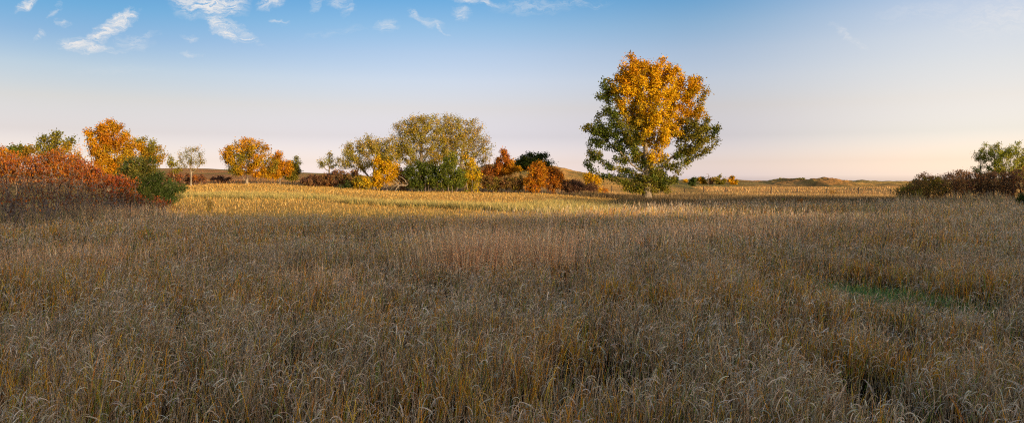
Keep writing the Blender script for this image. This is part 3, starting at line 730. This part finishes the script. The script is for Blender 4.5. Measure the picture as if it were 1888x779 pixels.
for (b, Y, l, c, nm, n) in ((905, 105, [(905, 318, 20, 14)], [(RUST, 3), (BRN, 2), (ORG, 1)], 'russet brown bush left of the narrow russet tree', 1900),
                         (908, 102, [(908, 338, 22, 13)], [(BRN, 3), (OLV, 2), (RUST, 2)], 'dark brown olive bush at the left end of the hill bushes', 2300),
                         (948, 101.5, [(946, 337, 26, 14)], [(BRN, 3), (OLV, 2), (RUST, 1)], 'dark brown olive bush below the russet tree', 2600),
                         (992, 100, [(990, 325, 22, 24), (985, 338, 22, 16), (995, 310, 15, 14)], [(ORG, 5), (GOLD, 2), (RUST, 1)], 'bright orange bush in front of the dark green tree', 4200),
                         (1022, 101, [(1020, 325, 18, 20), (1022, 340, 20, 13)], [(RUST, 2), (BRN, 1), (ORG, 3)], 'dull orange brown bush right of the bright orange bush', 3200),
                         (1055, 101, [(1054, 342, 24, 11)], [(PUR, 3), (BRN, 2)], 'low purple brown bush before the bare hill slope', 2300),
                         (1088, 115, [(1086, 346, 16, 8)], [(PUR, 3), (BRN, 2)], 'low purple brown bush under the bright yellow sapling', 1300),
                         (1092, 117, [(1090, 330, 15, 13), (1095, 338, 13, 10), (1083, 325, 9, 9)], [(YEL, 5), (GOLD, 2)], 'bright yellow sapling at the right end of the hill bushes', 1900),
                         (1112, 118, [(1112, 349, 8, 4)], [(ORG, 3), (RUST, 1)], 'tiny orange bush right of the bright yellow sapling', 350)):
    shrub(nm, b, Y, l, c, n_att=120 + n // 10, n_leaf=n, leaf=.21, spread=.2, bark=M_TWIGD, rootspread=.3 + l[0][2] * .05, group=G3)

# --- horizon trees --------------------------------------------------------------------------------
def far_plant(label, px, Y, top, rx, cols, n, nm='tree', group='small trees along the horizon'):
    bx = (px - CX) / F * Y; by = HY - F * (float(gz(bx, Y)) - CAMZ) / Y
    ry = max(2.5, (by - top) / 2)
    cy = top + ry
    plant(nm, 'tree' if nm == 'tree' else 'shrub', label, px, Y, [(px, cy, rx, ry), (px - rx * .5, cy + ry * .3, rx * .6, ry * .7), (px + rx * .5, cy + ry * .2, rx * .6, ry * .7)], cols, trunk_r=.25, n_att=90, step=.8, kill=1.2, fork=1.2,
          leaf=.55, n_leaf=n, spread=.4, twig=.03, group=group, parts=('trunk', 'crown') if nm == 'tree' else ('stem', 'foliage'), lowcut=.4)
far_plant('dark green far tree just right of the big cottonwood foot', 1244, 290, 322, 8, [(GRN, 2), (DGRN, 3)], 700)
far_plant('small pale yellow far tree on the horizon', 1264, 300, 329, 6, [(TAN, 2), (YEL, 2)], 380)
far_plant('wide dark green far tree left of the yellow green one', 1277, 270, 325, 11, [(DGRN, 4), (GRN, 1)], 1000)
far_plant('far tree half yellow half dark green on the horizon', 1294, 290, 326, 9, [(GOLD, 2), (DGRN, 2)], 700)
far_plant('reddish brown far bush beside the dead tree', 1311, 290, 327, 6, [(BRN, 3), (PUR, 1)], 380)
far_plant('olive brown far tree, largest of the horizon group', 1327, 285, 320, 13, [(BRN, 2), (OLV, 3), (TAN, 1)], 1100)
far_plant('yellow and green far tree at the right end of the horizon group', 1351, 285, 323.5, 9, [(GOLD, 3), (OLV, 2), (GRN, 1)], 800)
plant('dead_tree', 'tree', 'bare grey dead tree among the horizon trees', 1306, 285, [(1303, 324, 5, 6), (1308, 326, 4, 4)], [(GREY, 1)], trunk_r=.2, n_att=40, step=.7, kill=.9, fork=2, n_leaf=0, twig=.05, bark=M_WOOD, parts=('trunk', 'crown'))
def dune_shrub(label, px, py, Y, rx, ry):
    # stands on the dune crest: hill heights are not in gz, so the foot is given
    zt = at(px, py, Y)[2] - float(gz((px - CX) / F * Y, Y))
    o = plant('shrub', 'shrub', label, px, Y, [(px, HY + (HY - HY) + 0 + (CAMZ - float(gz((px - CX) / F * Y, Y))) * F / Y - ry * 1.1, rx, ry)], [(GRN, 2), (OLV, 2), (DGRN, 1)], trunk_r=.12, roots=6, n_att=60, step=.5, kill=.7, fork=.3, leaf=.42, n_leaf=500,
              spread=.25, twig=.03, parts=('stem', 'foliage'), rootspread=1.0, group='green shrubs on the dune tops')
    o.location.z += zt
dune_shrub('small green shrub on the left dune crest', 1437, 332, 302, 5, 1.9)
dune_shrub('wide green shrub in the saddle between the dune crests', 1477, 331.5, 296, 8, 1.9)
def far_wood():
    rb_V, rb_Q, rb_C, off = [], [], [], 0
    Y0 = 520
    for k in range(70):
        px = RNG.uniform(1095, 1172); Y = Y0 + RNG.uniform(-15, 25); h = RNG.uniform(2.2, 4.6)
        c = at(px, 0, Y); z0 = at(px, 329.5, Y)[2] - 1.0
        n = 80
        t = RNG.random(n); rad = (1 - t) * h * .32 + .1; a = RNG.uniform(0, 6.28, n)
        C = np.stack([c[0] + np.cos(a) * rad, Y + np.sin(a) * rad, z0 + t * (h + 1)], -1)
        V, Q, cc = leaves(C, RNG.uniform(.5, 1.0, n), np.stack([np.cos(a), np.sin(a), np.full(n, .2)], -1), .6, pal(n, [(.035, .05, .035), (.05, .065, .04)], [1, 1]))
        rb_V.append(V); rb_Q.append(Q + off); rb_C.append(cc); off += len(V)
    tag(link('spruce_wood', mesh_np('spruce_wood', np.concatenate(rb_V), np.concatenate(rb_Q), np.concatenate(rb_C)), M_NEEDLE), 'far dark wood of small conifers on the skyline left of the big cottonwood', 'wood', kind='stuff')
far_wood()

# --- left foreground thicket -----------------------------------------------------------------------
GT = 'red leaved shrubs at the left edge'
def thicket(label, b, Y, lobes, cols, n=2600, att=900, **k):
    d = dict(n_att=att, n_leaf=int(n * .95), leaf=.105, spread=.12, rootspread=.9, roots=16, twig=.0095, step=.18, kill=.2, group=GT, bark=M_TWIG, up=.06, dirmode='up', aspect=.5, tiponly=True, fork=.5, shell=.5, depth=1.5, bare=.84, leanvar=.45, jit=.3, trunk_r=.024, lowcut=.25)
    d.update(k)
    return shrub(label, b, Y, lobes, cols, **d)
RD = [(RED, 2), (ORG, 1.2), (RUST, 3), ((.16, .06, .035), 2)]
thicket('red shrub cut by the left edge of the view', -8, 39, [(-10, 335, 50, 50), (-5, 300, 36, 24)], RD + [(GOLD, 1)])
thicket('tall red orange shrub second from the left edge', 50, 38.5, [(50, 340, 48, 50), (55, 302, 36, 22)], RD + [(GOLD, .7)])
thicket('tallest orange red shrub in front of the olive tree', 108, 39.5, [(108, 340, 50, 50), (108, 300, 40, 24)], RD + [(ORG, 2)], 3600)
thicket('red shrub in front of the tall golden cottonwood', 162, 40, [(160, 350, 46, 44), (155, 318, 32, 20)], RD)
thicket('lower rust red shrub left of the cedar', 208, 41, [(208, 356, 40, 36), (205, 335, 28, 16)], [(RUST, 4), (RED, 2), (PUR, 2)], 2200)
thicket('low brown red shrub in front of the cedar', 250, 42, [(246, 378, 34, 22), (240, 362, 22, 12)], [(RUST, 3), (PUR, 3), (RED, 1)], 900, 380)
thicket('thin low red sprigs in front of the cedar foot', 290, 43.5, [(288, 380, 26, 16)], [(RUST, 3), (RED, 2), (PUR, 1)], 420, 220, roots=10)
thicket('bare grey twiggy shrub at the front of the red thicket', 80, 35.5, [(80, 375, 70, 26)], [(RUST, 2), (PUR, 2)], 500, 620, rootspread=1.8, roots=26)
thicket('bare grey twiggy shrub in front of the lower red shrub', 180, 37, [(180, 380, 60, 22)], [(RUST, 2), (PUR, 2)], 350, 520, rootspread=1.6, roots=22)
thicket('bare grey twiggy shrub at the bottom left of the thicket', -5, 35, [(-5, 375, 50, 26)], [(RUST, 2), (PUR, 2)], 400, 460, rootspread=1.3, roots=20)
plant('cedar_tree', 'tree', 'dark green spreading cedar at the right end of the red thicket', 268, 55, [(262, 325, 40, 24), (258, 305, 26, 18), (275, 345, 50, 22), (285, 362, 48, 16), (248, 348, 36, 26), (315, 365, 20, 12), (232, 335, 22, 20)],
      [((.034, .058, .013), 4), ((.06, .08, .016), 3), ((.10, .10, .018), 1.5)], trunk_r=.2, n_att=520, step=.3, kill=.36, fork=.5, leaf=.15, n_leaf=30000, spread=.2, aspect=.28, clump=1.2, dirmode='spray', leafmat_=M_NEEDLE, parts=('trunk', 'crown'), up=.1, lowcut=.1,
      patches=((250, 308, 34, 22, (.12, .105, .016), .6),), twig=.014)
shrub('small dark brown weed standing alone at the edge of the stubble', 386, 52, [(386, 371, 6, 11)], [(BRN, 2), (OLV, 2), (DGRN, 1)], n_att=90, n_leaf=420, leaf=.09, spread=.09, rootspread=.15, step=.14, kill=.2, twig=.01, fork=.25)

# --- right thicket -----------------------------------------------------------------------------------
GR = 'brown shrubs at the right edge'
def rthick(label, b, Y, lobes, cols, n=3000, **k):
    d = dict(n_att=620, n_leaf=n, leaf=.17, spread=.17, rootspread=1.3, roots=16, twig=.014, step=.28, kill=.34, group=GR, bark=M_TWIGD, up=.08, dirmode='up', aspect=.5, fork=.35, shell=.5, depth=1.4, leanvar=.4, jit=.28, trunk_r=.03, lowcut=.3, bare=.32)
    d.update(k)
    return shrub(label, b, Y, lobes, cols, **d)
BR = [(BRN, 4), (PUR, 2), (RUST, 1)]
rthick('low olive brown shrub at the left end of the right thicket', 1680, 77, [(1682, 353, 28, 18), (1672, 362, 20, 10)], [(OLV, 3), (BRN, 2), (LIME, .7)], 2600)
rthick('brown olive shrub second from the left in the right thicket', 1716, 78, [(1716, 346, 32, 26), (1712, 332, 22, 10)], [(BRN, 3), (OLV, 2), (PUR, 1), (GOLD, .4)], 3200)
rthick('brown bare topped shrub in the middle of the right thicket', 1756, 79, [(1756, 344, 32, 28), (1756, 326, 24, 12)], BR, 2400)
rthick('brown pink shrub left of the green tree foot', 1795, 80, [(1795, 344, 32, 28), (1790, 326, 24, 12)], BR, 2600)
rthick('dark brown shrub below the green tree', 1836, 78, [(1836, 344, 32, 28), (1836, 326, 24, 12)], BR, 2800)
rthick('dark brown shrub cut by the right edge', 1880, 77, [(1880, 342, 34, 30), (1884, 325, 24, 14)], BR + [(RUST, 1)], 2800)
tree('green tree with wispy upright branches rising behind the right thicket', 1825, 90, [(1828, 290, 24, 22), (1813, 296, 16, 20), (1844, 280, 18, 16), (1826, 318, 28, 16)], [((.17, .21, .03), 4), (OLV, 2), (LIME, 2), (GRN, 1)], trunk_r=.16, roots=3, rootspread=.4, n_att=560, step=.35, kill=.45, fork=1.0, leaf=.2, n_leaf=4600, spread=.18, aspect=.35, dirmode='up', up=.3)
tree('yellow green willowy tree at the right edge behind the thicket', 1866, 88, [(1866, 298, 26, 22), (1872, 276, 18, 14), (1850, 305, 20, 16), (1866, 320, 28, 14)], [((.34, .34, .03), 4), (LIME, 2), (GRN, 1)], trunk_r=.16, roots=3, rootspread=.4, n_att=560, step=.35, kill=.45, fork=1.0, leaf=.2, n_leaf=4600, spread=.18, aspect=.35, dirmode='up', up=.3)
tree('yellow green tree beyond the right edge beside the willowy tree', 1905, 88, [(1900, 298, 22, 24), (1904, 285, 16, 16)], [(LIME, 3), (OLV, 3)], trunk_r=.16, roots=3, rootspread=.4, n_att=400, step=.35, kill=.45, fork=1.0, leaf=.2, n_leaf=3000, spread=.18, aspect=.35, dirmode='up', up=.3)
plant('juniper_shrub', 'shrub', 'small dark green juniper at the right edge in front of the brown thicket', 1890, 62, [(1890, 368, 12, 12)], [(DGRN, 3), ((.07, .10, .02), 2)], trunk_r=.06, n_att=120, step=.2, kill=.25, fork=.2, leaf=.14, n_leaf=2000, spread=.12, aspect=.3,
      dirmode='spray', leafmat_=M_NEEDLE, parts=('stem', 'foliage'))
shrub('small dry yellow brown shrub by the fence', 1537, 124, [(1537, 355, 9, 7)], [(OLV, 2), (TAN, 2), (GOLD, 1)], n_att=110, n_leaf=420, leaf=.22, spread=.18, rootspread=.5, twig=.018)
shrub('small green weed in the dry grass before the fence', 1443, 84, [(1443, 371, 5, 5)], [(GRN, 2), (LIME, 1)], n_att=60, n_leaf=380, leaf=.15, spread=.1, rootspread=.2, step=.15, kill=.2, twig=.01, fork=.3)
shrub('tiny orange weed in the dry grass before the fence', 1477, 74, [(1477, 371, 4, 6)], [(ORG, 2), (RUST, 1)], n_att=40, n_leaf=160, leaf=.13, spread=.09, rootspread=.15, step=.15, kill=.2, twig=.01, fork=.3)

# --- wire fence --------------------------------------------------------------------------------------
def fence():
    posts = [(1128, 340, 140), (1160, 341, 139), (1262, 350, 134), (1298, 350, 131), (1338, 350, 131), (1374, 351.5, 126), (1421, 352, 126), (1470, 353, 128), (1524, 352.5, 124), (1583, 354.5, 122), (1643, 356, 122), (1710, 356, 120)]
    b = posts[0]; x0 = (b[0] - CX) / F * b[2]
    root = empty('wire_fence', (x0, b[2], float(gz(x0, b[2]))))
    tag(root, 'old wire fence on weathered wooden posts crossing the prairie', 'fence')
    o = np.array(root.location); tops = []
    for k, (px, py, Y) in enumerate(posts):
        x = (px - CX) / F * Y; z = float(gz(x, Y)); h = 1.45 + .15 * math.sin(k * 2.3)
        r = .085 if k % 3 else .11
        lean = RNG.normal(0, .035, 2)
        N = np.array([[lean[0] * t * h, lean[1] * t * h, t * h - .15 * (1 - t)] for t in np.linspace(0, 1, 6)]) + np.array([x, Y, z]) - o
        n2 = np.vstack([N, N[-1] + [0, 0, .012]])
        V, Q = tubes(n2, np.arange(-1, 6), np.array([r, r * .98, r, r * .95, r * .97, r * .93, .01]))
        link('post', mesh_np('post', V, Q, None, False), M_WOOD, root)
        tops.append(np.array([x + lean[0] * h, Y, z]) - o + np.array([0, -.09, 0]))
    for hgt in (.45, .85, 1.25):
        N = []
        for a, b2 in zip(tops[:-1], tops[1:]):
            for t in np.linspace(0, 1, 7)[:-1]:
                N.append(a * (1 - t) + b2 * t + np.array([0, 0, hgt - .12 * 4 * t * (1 - t) * .5]))
        N.append(tops[-1] + np.array([0, 0, hgt])); N = np.array(N)
        V, Q = tubes(N, np.arange(-1, len(N) - 1), np.full(len(N), .012))
        link('wire', mesh_np('wire', V, Q, None, True), M_WIRE, root)
fence()

# ------------------------------------------------------------------ camera
cam = bpy.data.cameras.new('camera'); co = bpy.data.objects.new('camera', cam); COL.objects.link(co)
co.location = (0, 0, CAMZ); co.rotation_euler = (math.radians(90), 0, 0)
cam.sensor_width = 36; cam.lens = 36 * F / 1888; cam.shift_y = -(389.5 - HY) / 1888
cam.clip_start = .05; cam.clip_end = 20000
scene.camera = co

# ------------------------------------------------------------------ light
sun = bpy.data.lights.new('sun', 'SUN'); so = bpy.data.objects.new('sun', sun); COL.objects.link(so)
sun.energy = 3.3; sun.angle = math.radians(.6); sun.color = (1.0, .74, .42)
sd = np.array([math.sin(SUN_AZ) * math.cos(SUN_EL), math.cos(SUN_AZ) * math.cos(SUN_EL), math.sin(SUN_EL)])
from mathutils import Vector
so.rotation_euler = Vector(sd).to_track_quat('Z', 'Y').to_euler()
so.location = (40, -60, 60)

world = bpy.data.worlds.new('World'); scene.world = world; world.use_nodes = True
SKY_EL = [0.5, 1.5, 3.5, 5.7, 7.8, 9.9, 11.9, 14, 20, 30, 50, 90]
# measured Nishita radiance for this sun at those elevations, left / centre / right of the view
NIS = dict(
    L=[(1.9, 1.5, .65), (2.9, 2.5, 1.2), (4.1, 4.2, 2.45), (3.68, 4.62, 3.72), (3.1, 4.35, 4.1), (2.72, 3.98, 4.2), (2.36, 3.58, 4.13), (2.07, 3.23, 3.95), (1.56, 2.52, 3.4), (1.0, 1.7, 2.52), (.55, .95, 1.5), (.33, .57, .92)],
    C=[(1.6, 1.25, .55), (2.3, 2.0, .98), (3.27, 3.3, 1.9), (2.93, 3.65, 2.86), (2.47, 3.42, 3.2), (2.15, 3.12, 3.3), (1.86, 2.82, 3.25), (1.64, 2.55, 3.12), (1.25, 2.0, 2.7), (.83, 1.4, 2.05), (.5, .83, 1.35), (.33, .57, .92)],
    R=[(1.3, 1.0, .42), (1.85, 1.6, .75), (2.43, 2.38, 1.36), (2.1, 2.6, 2.05), (1.8, 2.44, 2.28), (1.55, 2.23, 2.34), (1.34, 2.01, 2.32), (1.19, 1.83, 2.23), (.92, 1.47, 1.95), (.65, 1.07, 1.55), (.43, .73, 1.15), (.33, .57, .92)])
# the evening sky of the photograph (display values)
TGT = dict(
    L=[(216, 197, 189), (221, 203, 193), (227, 212, 201), (221, 218, 213), (192, 211, 222), (148, 188, 222), (113, 175, 220), (87, 157, 212), (72, 138, 200), (78, 132, 190), (150, 158, 172), (186, 182, 180)],
    C=[(209, 191, 190), (214, 197, 195), (221, 208, 203), (223, 217, 213), (208, 218, 229), (184, 206, 230), (150, 191, 226), (111, 173, 221), (80, 146, 204), (80, 136, 194), (150, 158, 172), (186, 182, 180)],
    R=[(238, 210, 186), (243, 217, 193), (246, 228, 206), (241, 233, 221), (229, 229, 226), (216, 222, 228), (196, 209, 228), (166, 192, 223), (120, 165, 212), (100, 148, 200), (150, 158, 172), (186, 182, 180)])
EXPO, SKYK = 1.2, .12
# cirrus: centre (px,py), half length, half width, angle, strength
CIRRUS = [(140, 82, 34, 12, -4, .85), (170, 88, 34, 7, -6, .8), (190, 62, 40, 13, 30, .95), (222, 36, 30, 13, 38, 1.0), (240, 28, 20, 9, 20, .8), (50, 6, 32, 9, 25, .75), (118, 40, 14, 6, -30, .4), (74, 66, 14, 5, 50, .4), (100, 20, 26, 6, 50, .3),
          (390, 8, 66, 26, 5, 1.0), (345, 4, 40, 14, -20, .7), (430, 10, 30, 16, 30, .8), (405, 45, 40, 13, -35, .85), (425, 66, 32, 8, -18, .9), (450, 70, 16, 5, -6, .7), (505, 4, 26, 14, 20, .75), (512, 38, 14, 5, -10, .45),
          (245, 80, 36, 20, 0, .34), (352, 72, 18, 8, 0, .32), (352, 102, 22, 6, 0, .3), (270, 70, 30, 6, 25, .3), (622, 6, 24, 12, 10, .4), (640, 14, 12, 18, 0, .35), (585, 6, 20, 10, 60, .35),
          (715, 47, 20, 14, 10, .36), (165, 94, 62, 5, -3, .45), (212, 58, 66, 9, 38, .55), (425, 45, 74, 10, -36, .5), (775, 34, 36, 8, -32, .38), (806, 52, 30, 4, -34, .4), (790, 40, 40, 10, -20, .3), (848, 24, 20, 13, -25, .48), (878, 5, 46, 7, -6, .65), (990, 12, 90, 16, 3, .28), (1060, 5, 70, 8, 0, .22),
          (1556, 62, 36, 9, -42, .30), (1590, 82, 26, 7, -25, .26), (1860, 30, 120, 40, 8, .30), (1700, 20, 110, 20, 8, .16), (620, 60, 90, 10, 10, .12), (200, 130, 120, 10, 4, .10)]
def build_sky():
    nt = world.node_tree; N, L = nt.nodes, nt.links; N.clear()
    def new(t, **k):
        n = N.new(t)
        for a, v in k.items(): setattr(n, a, v)
        return n
    def val(sock, v):
        if isinstance(v, bpy.types.NodeSocket): L.new(v, sock)
        else: sock.default_value = v
    def math_(op, a, b=None, clamp=False):
        n = new('ShaderNodeMath', operation=op, use_clamp=clamp); val(n.inputs[0], a)
        if b is not None: val(n.inputs[1], b)
        return n.outputs[0]
    def mixc(f, a, b, mode='MIX'):
        n = new('ShaderNodeMix', data_type='RGBA', blend_type=mode, clamp_result=False); n.clamp_factor = True
        val(n.inputs[0], f); val(n.inputs[6], a); val(n.inputs[7], b); return n.outputs[2]
    def mrange(v, a, b, c=0., d=1., smooth=True):
        n = new('ShaderNodeMapRange', interpolation_type='SMOOTHSTEP' if smooth else 'LINEAR')
        val(n.inputs[0], v); n.inputs[1].default_value = a; n.inputs[2].default_value = b; n.inputs[3].default_value = c; n.inputs[4].default_value = d
        return n.outputs[0]
    out = new('ShaderNodeOutputWorld'); bg = new('ShaderNodeBackground'); bg.inputs['Strength'].default_value = SKYK
    sky = new('ShaderNodeTexSky', sky_type='NISHITA', sun_disc=False)
    sky.sun_elevation = SUN_EL; sky.sun_rotation = SUN_AZ; sky.ozone_density = 1.5
    tc = new('ShaderNodeTexCoord'); sep = new('ShaderNodeSeparateXYZ'); L.new(tc.outputs['Generated'], sep.inputs[0])
    x, y, z = sep.outputs
    el = math_('DIVIDE', math_('ARCSINE', z), math.pi / 2, True)
    az = math_('ARCTAN2', x, y)
    lin = lambda c: np.where(c <= .04045, c / 12.92, ((c + .055) / 1.055) ** 2.4)
    MAXR = 3.0
    def ramp(key):
        r = new('ShaderNodeValToRGB'); e = r.color_ramp.elements
        while len(e) < len(SKY_EL): e.new(.5)
        for i, (a, n, t) in enumerate(zip(SKY_EL, NIS[key], TGT[key])):
            q = lin(np.array(t) / 255.) / (2 ** EXPO) / SKYK / np.array(n)
            e[i].position = math.sqrt(a / 90); e[i].color = (*[float(v) / MAXR for v in q], 1)
        L.new(math_('SQRT', el), r.inputs[0]); return r.outputs[0]
    grade = mixc(mrange(az, math.radians(-34), math.radians(2)), ramp('L'), ramp('C'))
    grade = mixc(mrange(az, math.radians(12), math.radians(36)), grade, ramp('R'))
    back = mrange(y, .3, -.2)                       # behind us the plain sky, softened a little
    grade = mixc(back, grade, (.58, .47, .38, 1))
    vm = new('ShaderNodeVectorMath', operation='MULTIPLY'); L.new(grade, vm.inputs[0]); vm.inputs[1].default_value = (MAXR,) * 3
    col = mixc(1.0, sky.outputs[0], vm.outputs[0], 'MULTIPLY')
    # --- cirrus, laid out by direction in the western sky
    ym = math_('MAXIMUM', y, .05)
    cu = math_('MULTIPLY', math_('DIVIDE', x, ym), F / 100); cv = math_('MULTIPLY', math_('DIVIDE', z, ym), F / 100)
    cmb = new('ShaderNodeCombineXYZ'); L.new(cu, cmb.inputs[0]); L.new(cv, cmb.inputs[1])
    def noise(vec, scale, detail, rough, sx=1, sy=1, rot=0, dist=0):
        mp = new('ShaderNodeMapping'); mp.inputs['Scale'].default_value = (sx, sy, 1); mp.inputs['Rotation'].default_value = (0, 0, rot)
        L.new(vec, mp.inputs[0])
        n = new('ShaderNodeTexNoise'); n.inputs['Scale'].default_value = scale; n.inputs['Detail'].default_value = detail
        n.inputs['Roughness'].default_value = rough; n.inputs['Distortion'].default_value = dist
        L.new(mp.outputs[0], n.inputs['Vector']); return n
    w = noise(cmb.outputs[0], 2.6, 5, .6)
    sub = new('ShaderNodeVectorMath', operation='SUBTRACT'); L.new(w.outputs['Color'], sub.inputs[0]); sub.inputs[1].default_value = (.5, .5, .5)
    sc = new('ShaderNodeVectorMath', operation='MULTIPLY'); L.new(sub.outputs[0], sc.inputs[0]); sc.inputs[1].default_value = (.60, .36, 0)
    P = new('ShaderNodeVectorMath', operation='ADD'); L.new(cmb.outputs[0], P.inputs[0]); L.new(sc.outputs[0], P.inputs[1])
    P = P.outputs[0]
    tot = None
    for (px, py, a, b, ang, st) in CIRRUS:
        mp = new('ShaderNodeMapping', vector_type='TEXTURE')
        mp.inputs['Location'].default_value = ((px - CX) / 100, (HY - py) / 100, 0)
        mp.inputs['Rotation'].default_value = (0, 0, math.radians(ang)); mp.inputs['Scale'].default_value = (a / 72, b / 72, 1)
        L.new(P, mp.inputs[0])
        ln = new('ShaderNodeVectorMath', operation='LENGTH'); L.new(mp.outputs[0], ln.inputs[0])
        m = mrange(ln.outputs['Value'], 1.0, 0.0, 0.0, st)
        tot = m if tot is None else math_('MAXIMUM', tot, m)
    f1 = noise(P, 3.0, 9, .66, 1, 4.2, math.radians(-26), .9).outputs[0]
    f2 = noise(P, 8.0, 7, .66, 1, 3.5, math.radians(30), 1.2).outputs[0]
    fine = math_('ADD', math_('MULTIPLY', f1, .7), math_('MULTIPLY', f2, .3))
    dens = math_('MULTIPLY', tot, mrange(fine, .35, .62, .05, 1.3))
    dens = mrange(dens, .03, .95, 0, .93, False)
    dens = math_('MULTIPLY', dens, mrange(y, .1, .3))
    cl = (np.array(lin(np.array([240, 236, 233]) / 255.)) / 2 ** EXPO / SKYK).tolist()
    col = mixc(dens, col, (*cl, 1))
    L.new(col, bg.inputs[0]); L.new(bg.outputs[0], out.inputs[0])
build_sky()

scene.view_settings.view_transform = 'Standard'; scene.view_settings.look = 'None'
scene.view_settings.exposure = EXPO; scene.view_settings.gamma = 1
scene.render.engine = 'CYCLES'
cy = scene.cycles
cy.use_denoising = False; cy.pixel_filter_type = 'BLACKMAN_HARRIS'; cy.filter_width = 1.15
cy.max_bounces = 6; cy.diffuse_bounces = 3; cy.glossy_bounces = 1; cy.transmission_bounces = 3; cy.transparent_max_bounces = 4
cy.caustics_reflective = False; cy.caustics_refractive = False
